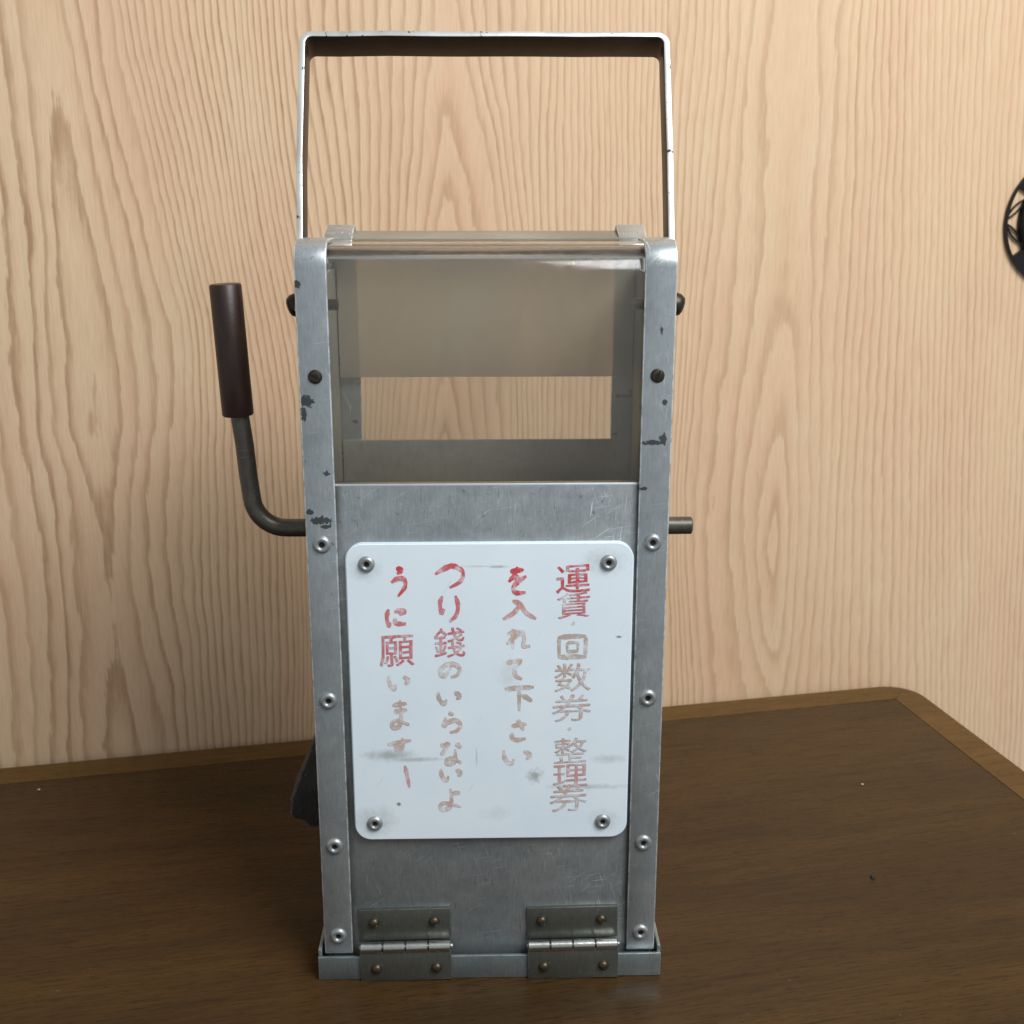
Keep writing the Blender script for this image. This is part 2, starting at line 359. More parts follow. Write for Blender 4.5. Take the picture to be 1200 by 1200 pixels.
# ------------------------------------------------------------------ setting: wall
TH = R(11.0055)
CX, CY = .28436, .30698
NX, NY = -math.sin(TH), math.cos(TH)
WO = (CX + NX * .006, CY + NY * .006, 0)
GRAIN_Z = [-0.12, -0.05, 0.0, 0.05, 0.1, 0.15, 0.2, 0.25, 0.3, 0.35, 0.4, 0.45]
GRAIN = [
  ([-0.6908, -0.6908, -0.6908, -0.685, -0.6779, -0.6709, -0.6639, -0.6568, -0.6499, -0.6428, -0.6358, -0.6341],
   [25.0, 25.0, 25.0, 24.19, 23.18, 22.14, 21.06, 19.94, 18.78, 17.57, 16.31, 16.0]),
  ([-0.6067, -0.6067, -0.6066, -0.601, -0.5954, -0.5898, -0.5843, -0.5787, -0.5732, -0.5675, -0.562, -0.5604],
   [9.2, 9.2, 9.19, 8.63, 8.04, 7.43, 6.8, 6.36, 5.9, 5.43, 5.07, 5.0]),
  ([-0.5444, -0.5444, -0.5433, -0.5362, -0.5358, -0.5393, -0.5412, -0.5366, -0.5314, -0.5325, -0.5345, -0.5351],
   [3.0, 3.0, 3.0, 3.0, 3.0, 3.0, 3.0, 3.0, 3.0, 3.0, 3.0, 3.0]),
  ([-0.531, -0.531, -0.5309, -0.5302, -0.5307, -0.5304, -0.5346, -0.5307, -0.524, -0.5242, -0.5264, -0.5274],
   [2.0, 2.0, 2.0, 2.0, 2.0, 2.0, 2.0, 2.0, 2.0, 2.0, 2.12, 2.2]),
  ([-0.519, -0.519, -0.518, -0.5135, -0.5131, -0.5136, -0.5261, -0.5205, -0.5186, -0.5189, -0.5209, -0.5221],
   [1.0, 1.0, 1.0, 1.0, 1.0, 1.0, 1.0, 1.0, 1.1, 1.52, 1.85, 1.95]),
  ([-0.5089, -0.5089, -0.5086, -0.5074, -0.5069, -0.5059, -0.5091, -0.5114, -0.5129, -0.515, -0.5169, -0.5176],
   [0.5, 0.5, 0.52, 0.62, 0.72, 0.26, -0.34, 0.41, 0.92, 1.42, 1.78, 1.9]),
  ([-0.4952, -0.4952, -0.4962, -0.5001, -0.5021, -0.4979, -0.4911, -0.4952, -0.5056, -0.5084, -0.5119, -0.5127],
   [1.0, 1.0, 1.0, 1.0, 1.0, 1.0, 1.0, 1.0, 1.1, 1.52, 1.85, 1.95]),
  ([-0.4849, -0.4849, -0.4855, -0.4876, -0.4893, -0.49, -0.4824, -0.4819, -0.4942, -0.5021, -0.5065, -0.507],
   [2.0, 2.0, 2.0, 2.0, 2.0, 2.0, 2.0, 2.0, 2.0, 2.0, 2.0, 2.0]),
  ([-0.4785, -0.4785, -0.4785, -0.4789, -0.4808, -0.4809, -0.4718, -0.471, -0.4806, -0.4906, -0.4978, -0.5004],
   [3.0, 3.0, 3.0, 3.0, 3.0, 3.0, 3.0, 3.0, 3.0, 3.0, 3.0, 3.0]),
  ([-0.4735, -0.4735, -0.473, -0.4719, -0.4721, -0.4717, -0.4649, -0.464, -0.4747, -0.4842, -0.489, -0.49],
   [4.0, 4.0, 4.0, 4.0, 4.0, 4.0, 4.0, 4.0, 4.0, 4.0, 4.0, 4.0]),
  ([-0.467, -0.467, -0.4667, -0.4658, -0.4652, -0.4634, -0.4584, -0.4573, -0.465, -0.4723, -0.4809, -0.4834],
   [5.0, 5.0, 5.0, 5.0, 5.0, 5.0, 5.0, 5.0, 5.0, 5.0, 5.0, 5.0]),
  ([-0.4434, -0.4434, -0.4424, -0.4396, -0.4368, -0.434, -0.4312, -0.4284, -0.4256, -0.4229, -0.4201, -0.419],
   [10.0, 10.0, 10.16, 10.61, 11.08, 11.57, 12.14, 13.45, 16.02, 18.08, 20.11, 21.0]),
  ([-0.4102, -0.4102, -0.4092, -0.407, -0.4047, -0.4025, -0.4003, -0.3981, -0.3958, -0.3936, -0.3914, -0.3905],
   [18.0, 18.0, 18.0, 18.14, 18.6, 19.08, 19.74, 21.58, 24.53, 26.76, 28.54, 29.0]),
  ([-0.3577, -0.3577, -0.3557, -0.3521, -0.3484, -0.3448, -0.3406, -0.3345, -0.3279, -0.3208, -0.3161, -0.3148],
   [39.0, 39.0, 39.0, 39.0, 39.0, 39.0, 39.0, 39.0, 39.0, 39.0, 39.0, 39.0]),
  ([-0.3171, -0.3171, -0.3167, -0.3161, -0.3154, -0.3147, -0.314, -0.3131, -0.3117, -0.3108, -0.31, -0.3102],
   [46.0, 46.0, 46.0, 46.0, 45.68, 44.74, 43.77, 42.77, 41.58, 40.17, 39.45, 39.3]),
  ([-0.2728, -0.2728, -0.2729, -0.2729, -0.273, -0.2731, -0.2731, -0.2742, -0.279, -0.2873, -0.2999, -0.3055],
   [39.0, 39.0, 39.0, 39.0, 39.0, 39.0, 39.0, 39.0, 39.0, 39.0, 39.0, 39.0]),
  ([-0.2502, -0.2502, -0.2505, -0.251, -0.2514, -0.2519, -0.2523, -0.2528, -0.2532, -0.2537, -0.2542, -0.2544],
   [32.0, 32.0, 32.0, 32.0, 32.0, 32.0, 32.0, 32.0, 32.0, 32.0, 32.0, 32.0]),
  ([-0.2157, -0.2157, -0.2165, -0.2176, -0.2186, -0.2196, -0.2206, -0.2217, -0.2227, -0.2237, -0.2248, -0.2253],
   [25.0, 25.0, 25.0, 25.0, 25.0, 25.0, 25.0, 25.0, 25.0, 25.0, 25.0, 25.0]),
  ([-0.1685, -0.1685, -0.1702, -0.1721, -0.1739, -0.1757, -0.1775, -0.1793, -0.1811, -0.1821, -0.1812, -0.1807],
   [15.0, 15.0, 15.0, 14.69, 14.5, 14.31, 14.0, 13.85, 13.35, 13.0, 13.0, 13.0]),
  ([-0.1475, -0.1475, -0.151, -0.1561, -0.1611, -0.1623, -0.1601, -0.1584, -0.1546, -0.1521, -0.1495, -0.1503],
   [20.0, 20.0, 20.0, 20.0, 20.0, 20.0, 20.0, 20.0, 20.0, 20.0, 20.0, 20.0]),
  ([-0.1432, -0.1432, -0.1455, -0.1503, -0.154, -0.1548, -0.1542, -0.1524, -0.1476, -0.1457, -0.1423, -0.1401],
   [21.0, 21.0, 21.0, 21.0, 21.0, 21.0, 21.0, 21.0, 21.0, 21.0, 21.0, 21.0]),
  ([-0.1372, -0.1372, -0.1381, -0.1435, -0.1482, -0.1492, -0.1473, -0.1447, -0.1411, -0.1394, -0.1347, -0.1303],
   [22.0, 22.0, 22.0, 22.0, 22.0, 22.0, 22.0, 22.0, 22.0, 22.0, 22.0, 22.0]),
  ([-0.1151, -0.1151, -0.116, -0.1224, -0.1282, -0.1294, -0.1284, -0.1287, -0.1258, -0.1227, -0.1207, -0.1189],
   [23.0, 23.0, 23.0, 23.0, 23.0, 23.0, 23.0, 23.0, 23.0, 23.0, 23.0, 23.0]),
  ([-0.0891, -0.0896, -0.0936, -0.0982, -0.1011, -0.1016, -0.1012, -0.1023, -0.1043, -0.1064, -0.1087, -0.1089],
   [23.8, 23.88, 24.51, 25.82, 26.07, 25.4, 24.52, 23.9, 23.54, 23.37, 23.3, 23.3]),
  ([-0.0734, -0.0739, -0.0773, -0.0784, -0.0804, -0.0831, -0.0858, -0.0877, -0.0884, -0.0898, -0.0937, -0.0974],
   [23.0, 23.0, 23.0, 23.0, 23.0, 23.0, 23.0, 23.0, 23.0, 23.0, 23.0, 23.0]),
  ([-0.0671, -0.0677, -0.0712, -0.0715, -0.0729, -0.0752, -0.078, -0.0809, -0.0833, -0.0849, -0.0854, -0.0852],
   [22.0, 22.0, 22.0, 22.0, 22.0, 22.0, 22.0, 22.0, 22.0, 22.0, 22.0, 22.0]),
  ([-0.0575, -0.0582, -0.0619, -0.0618, -0.0629, -0.0649, -0.0671, -0.0692, -0.071, -0.0732, -0.0748, -0.0751],
   [21.0, 21.0, 21.0, 21.0, 21.0, 21.0, 21.0, 21.0, 21.0, 21.0, 21.0, 21.0]),
  ([0.0205, 0.0188, 0.0138, 0.0089, 0.004, -0.001, -0.0059, -0.0109, -0.0158, -0.0207, -0.0257, -0.0287],
   [10.0, 10.08, 10.31, 10.47, 10.7, 10.91, 11.13, 11.37, 11.56, 11.79, 12.0, 12.0]),
  ([0.102, 0.0987, 0.0925, 0.0862, 0.0799, 0.0736, 0.0673, 0.0611, 0.0549, 0.0486, 0.0423, 0.0382],
   [-8.6, -8.36, -7.91, -7.44, -6.94, -6.32, -5.71, -5.09, -4.4, -3.69, -2.68, -2.0]),
  ([0.2841, 0.2757, 0.2665, 0.2573, 0.2481, 0.2388, 0.2296, 0.2204, 0.2112, 0.2019, 0.1927, 0.1859],
   [-39.0, -38.35, -37.62, -36.86, -36.08, -35.27, -34.43, -33.56, -32.66, -31.72, -30.74, -30.0]),
]

def grain_field(U, Zs):
    tz = np.array(GRAIN_Z)
    zz = Zs.clip(tz[0], tz[-1])
    def smooth(a):   # cubic resample of each traced ring line along its height
        fine = np.linspace(tz[0], tz[-1], 400); y = np.interp(fine, tz, a)
        k = np.hanning(31); k /= k.sum(); y = np.convolve(np.pad(y, 15, mode='edge'), k, 'valid')
        return np.interp(zz, fine, y)
    us = np.array([smooth(a) for a, _ in GRAIN]); ps = np.array([smooth(b) for _, b in GRAIN])
    out = np.zeros((len(Zs), len(U)))
    for j in range(len(Zs)):
        u = np.maximum.accumulate(us[:, j] + np.arange(len(us)) * 1e-6)
        row = np.interp(U, u, ps[:, j])
        lo = U < u[0]; row[lo] = ps[0, j] + (u[0] - U[lo]) * 110
        hi = U > u[-1]; row[hi] = ps[-1, j] - (U[hi] - u[-1]) * 150
        out[j] = row
    k = np.hanning(7); k /= k.sum()
    for j in range(len(Zs)): out[j] = np.convolve(np.pad(out[j], 3, mode='edge'), k, 'valid')
    return out
def build_wall():
    U = np.concatenate([np.arange(-1.3, -.62, .02), np.arange(-.62, .16, .0022), np.arange(.16, .8, .02)])
    Zs = np.concatenate([np.arange(-.7, -.12, .04), np.arange(-.12, .46, .004), np.arange(.46, 1.4, .04)])
    G = grain_field(U, Zs)
    nu, nz = len(U), len(Zs)
    verts = [(float(u), 0, float(z)) for z in Zs for u in U]
    ph = []
    for j, z in enumerate(Zs):
        for i, u in enumerate(U):
            a = noise.noise(Vector((u * 22, z * 5, 1.3))) * .75 + noise.noise(Vector((u * 60, z * 16, 7.7))) * .30 + noise.noise(Vector((u * 30, z * 60, 3.1))) * .10
            ph.append(G[j, i] + a)
    faces = [(j * nu + i, j * nu + i + 1, (j + 1) * nu + i + 1, (j + 1) * nu + i) for j in range(nz - 1) for i in range(nu - 1)]
    b0 = len(verts)    # back of the board
    x0, x1, z0, z1 = float(U[0]), float(U[-1]), float(Zs[0]), float(Zs[-1])
    verts += [(x0, .02, z0), (x1, .02, z0), (x1, .02, z1), (x0, .02, z1)]; ph += [0] * 4
    faces.append((b0 + 3, b0 + 2, b0 + 1, b0))
    me = bpy.data.meshes.new('wall'); me.from_pydata(verts, [], faces)
    at = me.attributes.new('grain', 'FLOAT', 'POINT'); at.data.foreach_set('value', ph)
    me.materials.append(M['wall'])
    o = bpy.data.objects.new('wall', me); COL.objects.link(o); o.location = WO; o.rotation_euler.z = TH
    tag(o, 'pale wood grain wall panel standing behind the table', None, 'structure')
    return o
build_wall()

# ------------------------------------------------------------------ table
tb = empty('table', (CX, CY, -.0), rotz=TH)
tag(tb, 'low dark brown wooden table with a lighter olive edge band', 'table')
def rrect(x0, x1, y0, y1, r, n=8):   # rounded at the far right corner and far left corner
    return [(x0, y0), (x1, y0)] + [(x1 - r + r * math.cos(R(a)), y1 - r + r * math.sin(R(a))) for a in np.linspace(0, 90, n + 1)] + \
           [(x0 + r + r * math.cos(R(a)), y1 - r + r * math.sin(R(a))) for a in np.linspace(90, 180, n + 1)]
TX0, TX1, TY0, TY1, BW = -.80, .0, -.62, .0, .0215
link('tabletop', prism([(TX0 + BW, TY0 + BW), (TX1 - BW, TY0 + BW), (TX1 - BW, TY1 - BW), (TX0 + BW, TY1 - BW)], -.020, -.0002, axis='z'), M['table'], tb)
ix0, ix1, iy0, iy1 = TX0 + BW, TX1 - BW, TY0 + BW, TY1 - BW
out = rrect(TX0, TX1, TY0, TY1, .022)
def band_piece(pts, z0=-.026, z1=0):
    b = prism(pts, z0, z1, axis='z'); 
    inner = lambda v: ix0 - .001 < v.co.x < ix1 + .001 and iy0 - .001 < v.co.y < iy1 + .001
    es = [e for e in b.edges if all(v.co.z > z1 - 1e-6 for v in e.verts) and not any(inner(v) for v in e.verts)]
    bmesh.ops.bevel(b, geom=es, offset=.0009, segments=2, affect='EDGES')
    return b
far_r = out[2:11]; far_l = out[11:20]
mid = 4
e = .0003
link('edge_band', band_piece([(ix0, iy1 + e), (ix1, iy1 + e)] + far_r[mid:] + far_l[:mid + 1]), M['band'], tb)
side = band_piece([(ix1 + e, iy1), (ix1 + e, iy0)] + [(TX1, TY0)] + far_r[:mid + 1])
o = link('edge_band', side, M['band'], tb)
link('edge_band', band_piece([(ix0 - e, iy1)] + far_l[mid:][0:] + [(TX0, TY0), (ix0 - e, iy0)]), M['band'], tb)
link('edge_band', band_piece([(ix0, iy0 - e), (ix1, iy0 - e), (TX1 - .0005, TY0), (TX0 + .0005, TY0)]), M['band'], tb)
for sx, sy in ((-.04, -.04), (-.76, -.04), (-.04, -.58), (-.76, -.58)):
    link('leg', box(sx - .02, sx + .02, sy - .02, sy + .02, -.36, -.0262, .002), M['table'], tb)

# small bits lying on the table
def crumb(name, loc, size, mat, label, cat, seed):
    b = bmesh.new(); bmesh.ops.create_icosphere(b, subdivisions=1, radius=size)
    for v in b.verts:
        v.co *= 1 + .45 * noise.noise(v.co * 900 + Vector((seed, 0, 0))); v.co.z *= .5
    o = link(name, b, mat); o.location = loc; tag(o, label, cat); return o
M['chip'] = flat('pale_chip', (.45, .42, .36), .7); M['crumbm'] = flat('dark_crumb', (.02, .014, .01), .7)
crumb('crumb', (.187, .071, .0006), .0014, M['crumbm'], 'tiny dark crumb on the bare table to the right of the box', 'crumb', 1)
crumb('paint_chip', (-.251, .1692, .0004), .0010, M['chip'], 'tiny pale chip on the table near the far left edge', 'chip', 5)
crumb('paint_chip', (.2104, .1654, .0003), .0008, M['chip'], 'tiny pale chip on the table towards its far right corner', 'chip', 9)

# ------------------------------------------------------------------ black openwork fitting on the wall
def fitting():
    u, z, RR = .0802, .3036, .0397
    fit = empty('door_fitting', (WO[0] + math.cos(TH) * u - NX * 0.0, WO[1] + math.sin(TH) * u, z), rotz=TH)
    tag(fit, 'round black iron openwork fitting mounted on the wood wall at the right', 'door fitting')
    def pol(r, a): return (r * math.cos(R(a)), r * math.sin(R(a)))
    def ringseg(r0, r1, a0, a1, t0, t1, bm, n=10):
        P = [pol(r1, a0 + (a1 - a0) * i / n) for i in range(n + 1)] + [pol(r0, a1 - (a1 - a0) * i / n) for i in range(n + 1)]
        return prism(P, -t1, -t0, axis='y', bm=bm)
    bm = None
    bm = lathe([(RR - .0012, .0004), (RR - .0010, .0030), (RR, .0030), (RR + .0004, .0018), (RR, .0004), (RR - .0012, .0004)], 96)
    link('rim', bm, M['iron'], fit, 40)
    link('boss', lathe([(.0305, .0004), (.0305, .003), (.029, .0050), (.025, .0066), (.021, .0045), (.010, .0040), (0, .0040)], 72), M['iron'], fit, 50)
    for k in range(3):      # solid lobes between three windows of openwork
        c = 240 + k * 120
        link('lobe', ringseg(.0295, RR - .0008, c - 27, c + 27, .0004, .0026, None, 16), M['iron'], fit)
    for k in range(3):
        c = 180 + k * 120; bm = None
        # petal lattice: crossing arcs
        for (a0, r0, a1, r1, bulge) in [(-2, .0389, -27, .0300, .0019), (-2, .0389, -27, .0300, -.0017), (2, .0389, 27, .0300, .0017), (2, .0389, 27, .0300, -.0019)]:
            p0 = Vector(pol(r0, c + a0)); p1 = Vector(pol(r1, c + a1)); d = (p1 - p0).normalized(); nn = Vector((-d.y, d.x))
            path = [tuple(p0.lerp(p1, s) + nn * bulge * 4 * s * (1 - s)) for s in np.linspace(0, 1, 9)]
            bm = prism(offset_path(path, .0007), -.0022, -.0006, axis='y', bm=bm)
        link('lattice', bm, M['iron'], fit)
fitting()

# ------------------------------------------------------------------ the fare box
fb = empty('fare_box', (0, 0, 0))
tag(fb, 'old grey metal fare box with clear top, white Japanese sign, carrying strap and crank lever', 'fare box')
D = .1055
ZB, ZT = .0112, .307
def post(side, rear):
    s = side; y = (lambda a: D - a) if rear else (lambda a: a)
    xi, xo = (.0581, .0700)
    if rear: xi = .0576
    n = 10; r = .0096
    path = [(0, ZB), (0, .10), (0, .2)] + [(r - r * math.cos(R(a)), ZT - r + r * math.sin(R(a))) for a in np.linspace(0, 90, n + 1)] + [(.026 if not rear else .016, ZT)]
    if rear:
        ztr = ZT + .0022
        path = path[:3] + [(.004 - .004 * math.cos(R(a)), ztr - .004 + .004 * math.sin(R(a))) for a in np.linspace(0, 105, n + 1)] + [(.010, ztr - .0019), (.0150, ztr - .0036), (.0185, ztr - .0060), (.0200, ztr - .0082)]
    poly = offset_path(path, -.0014)
    if rear: poly = [(D - a, b) for a, b in poly]
    bm = prism(poly, s * xi, s * xo, .0005, 'x', 2)
    # side leg of the angle, behind the front leg
    ys = sorted((y(.0016), y(.014)))
    bm = box(min(s * .0687, s * xo), max(s * .0687, s * xo), ys[0], ys[1], ZB, .2985, .0004, 2, bm)
    return link('corner_post', bm, M['post'], fb, 40)
P = {(s, r): post(s, r) for s in (-1, 1) for r in (False, True)}
for s in (-1, 1):
    xs = sorted((s * .0671, s * .0685))
    link('side_panel', box(xs[0], xs[1], .0032, D - .0032, .006, .2905, .0003), M['inner'], fb, 40)
bm = box(-.0667, .0667, .0019, .0031, .0085, .2160, .0004)
bm = box(-.0580, .0580, .0032, .0062, .2148, .2160, .0004, 2, bm)
link('front_panel', bm, M['panel'], fb, 40)
link('rear_panel', box(-.0667, .0667, D - .0030, D - .0016, .006, .2122, .0004), M['inner'], fb, 40)
# sloping coin chute floor inside
link('chute_plate', prism([(.0068, .196), (D - .004, .176), (D - .004, .1748), (.0068, .1948)], -.0665, .0665, 0, 'x'), M['inner'], fb)
# acrylic hood
r = .0125; zt = .3052
path = [(.0018, .2165), (.0018, .26)] + [(.0018 + r - r * math.cos(R(a)), zt - r + r * math.sin(R(a))) for a in np.linspace(0, 90, 11)] + [(.029, zt + .0002)]
link('hood', prism(offset_path(path, -.0020), -.0666, .0666, .0003, 'x'), M['hood'], fb, 30)
zt = .3068; r = .0036
path = [(D - .0032, .2418), (D - .0032, .27)] + [(D - .0032 - r + r * math.cos(R(a)), zt - r + r * math.sin(R(a))) for a in np.linspace(0, 76, 9)] + [(D - .018, zt - .0030)]
link('rear_window', prism(offset_path(path, .0022), -.0664, .0664, .0003, 'x'), M['frost'], fb, 30)

# eyelet rivets
def eyelet_mesh(rad):
    b = lathe([(rad * .30, .0001), (rad * .34, .0007), (rad * .52, .00135), (rad * .74, .00125), (rad * .93, .0007), (rad, .0000)], 28)
    b = lathe([(0, .00015), (rad * .33, .00015)], 20, bm=b)
    me = bpy.data.meshes.new('rivet'); 
    for f in b.faces: f.smooth = True
    me.materials.append(M['eyelet']); me.materials.append(M['hole'])
    for f in b.faces:
        if max(v.co.xz.length for v in f.verts) < rad * .335 and max(abs(v.co.y) for v in f.verts) < .0002: f.material_index = 1
    b.to_mesh(me); b.free(); return me
EY = eyelet_mesh(.0036); EYS = eyelet_mesh(.0033)
for s in (-1, 1):
    for z in (.1924, .1273, .0622, .0198):
        inst(EY, 'rivet', (s * .0640, 0.00005, z), P[(s, False)], (0, random.random() * 6, 0))
def slot_screw(rad, h, name, parent, loc, ang, axis):
    b = lathe([(rad, -.0003), (rad * .98, h * .4), (rad * .75, h * .85), (rad * .4, h), (0, h * 1.03)], 28)
    o = link(name, b, M['screw'], parent, 50)
    sl = box(-rad * .86, rad * .86, -h * 1.1, -h * .55, -rad * .11, rad * .11)
    # a dark slot, recessed groove strip across the head
    so = link('slot', sl, M['hole'], None); 
    mo = o.modifiers.new('slot', 'BOOLEAN'); mo.object = so; mo.operation = 'DIFFERENCE'; mo.solver = 'EXACT'
    dg = bpy.context.evaluated_depsgraph_get(); me = bpy.data.meshes.new_from_object(o.evaluated_get(dg))
    o.modifiers.clear(); o.data = me; bpy.data.objects.remove(so)
    o.location = loc
    o.rotation_euler = {'f': (0, ang, 0), 'l': (ang, 0, R(-90)), 'r': (ang, 0, R(90))}[axis]
    return o
for s in (-1, 1): slot_screw(.0027, .0007, 'screw', P[(s, False)], (s * .0638, -.0001, .2575), R(30) if s < 0 else R(-65), 'f')

# sign plate
sx0, sx1, sz0, sz1 = -.0552, .0568, .0653, .1928
rr = .0068
sp = [(sx1 - rr + rr * math.cos(R(a)), sz1 - rr + rr * math.sin(R(a))) for a in np.linspace(0, 90, 9)] + [(sx0 + rr + rr * math.cos(R(a)), sz1 - rr + rr * math.sin(R(a))) for a in np.linspace(90, 180, 9)] + \
     [(sx0 + rr + rr * math.cos(R(a)), sz0 + rr + rr * math.sin(R(a))) for a in np.linspace(180, 270, 9)] + [(sx1 - rr + rr * math.cos(R(a)), sz0 + rr + rr * math.sin(R(a))) for a in np.linspace(270, 360, 9)]
YS = -.0006
b = prism(sp, YS, .0018, 0, 'y')
es = [e for e in b.edges if all(abs(v.co.y - YS) < 1e-6 for v in e.verts)]
bmesh.ops.bevel(b, geom=es, offset=.0004, segments=2, affect='EDGES')
sign = link('sign_plate', b, M['sign'], fb, 30)
sign['label'] = 'white plastic plate with worn red Japanese lettering in four columns'
for x, z in ((-.0470, .1846), (.0470, .1846), (-.0470, .0729), (.0468, .0727)):
    inst(EYS, 'rivet', (x, YS + .00005, z), sign, (0, random.random() * 6, 0))
CHARS = [
  ("運", 0.0266, 0.0398, 0.1724, 0.1835, 0),
  ("賃", 0.0270, 0.0397, 0.1618, 0.1724, 1),
  ("・", 0.0321, 0.0345, 0.1582, 0.1607, 3),
  ("回", 0.0269, 0.0397, 0.1446, 0.1547, 4),
  ("数", 0.0264, 0.0406, 0.1308, 0.1428, 3),
  ("券", 0.0255, 0.0412, 0.1178, 0.1293, 3),
  ("・", 0.0314, 0.0338, 0.1130, 0.1156, 3),
  ("整", 0.0264, 0.0395, 0.0994, 0.1104, 3),
  ("理", 0.0261, 0.0400, 0.0887, 0.0987, 2),
  ("券", 0.0248, 0.0402, 0.0775, 0.0895, 3),
  ("を", 0.0074, 0.0156, 0.1721, 0.1836, 0),
  ("入", 0.0054, 0.0194, 0.1609, 0.1697, 2),
  ("れ", 0.0070, 0.0171, 0.1487, 0.1580, 3),
  ("て", 0.0067, 0.0145, 0.1357, 0.1451, 3),
  ("下", 0.0060, 0.0186, 0.1221, 0.1331, 4),
  ("さ", 0.0081, 0.0163, 0.1094, 0.1191, 3),
  ("い", 0.0053, 0.0178, 0.0985, 0.1060, 3),
  ("つ", -0.0210, -0.0088, 0.1744, 0.1841, 0),
  ("り", -0.0196, -0.0106, 0.1603, 0.1720, 1),
  ("錢", -0.0214, -0.0094, 0.1457, 0.1582, 1),
  ("の", -0.0196, -0.0108, 0.1370, 0.1435, 3),
  ("い", -0.0208, -0.0106, 0.1253, 0.1319, 4),
  ("ら", -0.0189, -0.0107, 0.1130, 0.1223, 3),
  ("な", -0.0201, -0.0105, 0.0991, 0.1097, 3),
  ("い", -0.0202, -0.0106, 0.0915, 0.0980, 3),
  ("よ", -0.0208, -0.0110, 0.0784, 0.0888, 3),
  ("う", -0.0382, -0.0313, 0.1710, 0.1835, 0),
  ("に", -0.0406, -0.0316, 0.1587, 0.1668, 1),
  ("願", -0.0429, -0.0295, 0.1422, 0.1551, 1),
  ("い", -0.0403, -0.0311, 0.1317, 0.1390, 3),
  ("ま", -0.0396, -0.0311, 0.1151, 0.1280, 3),
  ("す", -0.0413, -0.0307, 0.1050, 0.1117, 3),
]

STROKES = {   # brush strokes in a unit box, (x, up)
 "う": [[(.35,.98),(.72,.92),(.42,.78)], [(.02,.48),(.45,.62),(.88,.58),(.92,.34),(.45,0)]],
 "に": [[(.14,.97),(.05,.5),(.13,.02),(.24,.2)], [(.42,.8),(.72,.88),(.92,.82),(.68,.64)], [(.45,.46),(.5,.16),(.98,.12)]],
 "い": [[(.02,.95),(.06,.4),(.26,.03),(.38,.36)], [(.72,.88),(.96,.62),(.82,.34)]],
 "ま": [[(.08,.80),(.85,.88)], [(.15,.57),(.86,.65)], [(.5,1),(.53,.4),(.45,.1),(.18,0),(.04,.14),(.3,.28),(.98,.12)]],
 "す": [[(0,.45),(1,.8)], [(.62,1),(.62,.3),(.4,.1),(.36,.34),(.6,.30)]],
 "つ": [[(0,.62),(.3,.86),(.62,1),(.96,.74),(.88,.3),(.5,0)]],
 "り": [[(.16,.98),(.04,.7),(.10,.34),(.24,.5)], [(.80,1),(.92,.6),(.82,.25),(.5,0)]],
 "の": [[(.58,.86),(.36,.3),(.12,.1),(0,.45),(.28,.9),(.7,.98),(1,.6),(.86,.16),(.55,0)]],
 "ら": [[(.32,1),(.6,.88)], [(.16,.76),(.05,.36),(.3,.52),(.7,.62),(.98,.4),(.8,.1),(.4,0)]],
 "な": [[(0,.80),(.5,.88)], [(.34,1),(.2,.6),(.02,.40)], [(.74,.92),(.96,.70)], [(.70,.66),(.70,.3),(.6,.05),(.34,0),(.3,.18),(.55,.26),(1,.05)]],
 "よ": [[(.56,.74),(.97,.80)], [(.52,1),(.56,.4),(.45,.1),(.15,0),(.04,.2),(.3,.32),(1,.14)]],
 "を": [[(.1,.80),(.84,.88)], [(.5,1),(.32,.68),(.04,.42)], [(.22,.56),(.50,.60),(.55,.30)], [(.98,.64),(.5,.42),(.28,.15),(.48,0),(.95,.02)]],
 "れ": [[(.24,1),(.24,0)], [(0,.74),(.38,.82),(.2,.5),(.0,.24)], [(.05,.30),(.6,.82),(.74,.5),(.70,.15),(1,.14)]],
 "て": [[(0,.80),(.92,.95)], [(.90,.95),(.52,.6),(.52,.22),(.9,0)]],
 "さ": [[(.08,.66),(.92,.78)], [(.42,1),(.76,.46)], [(.16,.36),(.1,.12),(.4,0),(.88,.07)]],
 "入": [[(.50,.76),(.32,.36),(0,.03)], [(.28,1),(.50,.82),(.70,.36),(1,.04)]],
 "下": [[(0,.92),(1,1)], [(.5,.95),(.5,0)], [(.6,.68),(.94,.40)]],
 "回": [[(.05,1),(.06,0)], [(.05,.95),(.95,1)], [(.95,1),(.94,0)], [(.05,.05),(.95,.06)], [(.32,.72),(.34,.28)], [(.32,.70),(.70,.72)], [(.70,.72),(.68,.28)], [(.32,.30),(.70,.31)]],
 "・": [[(.3,.8),(.7,.2)]]}
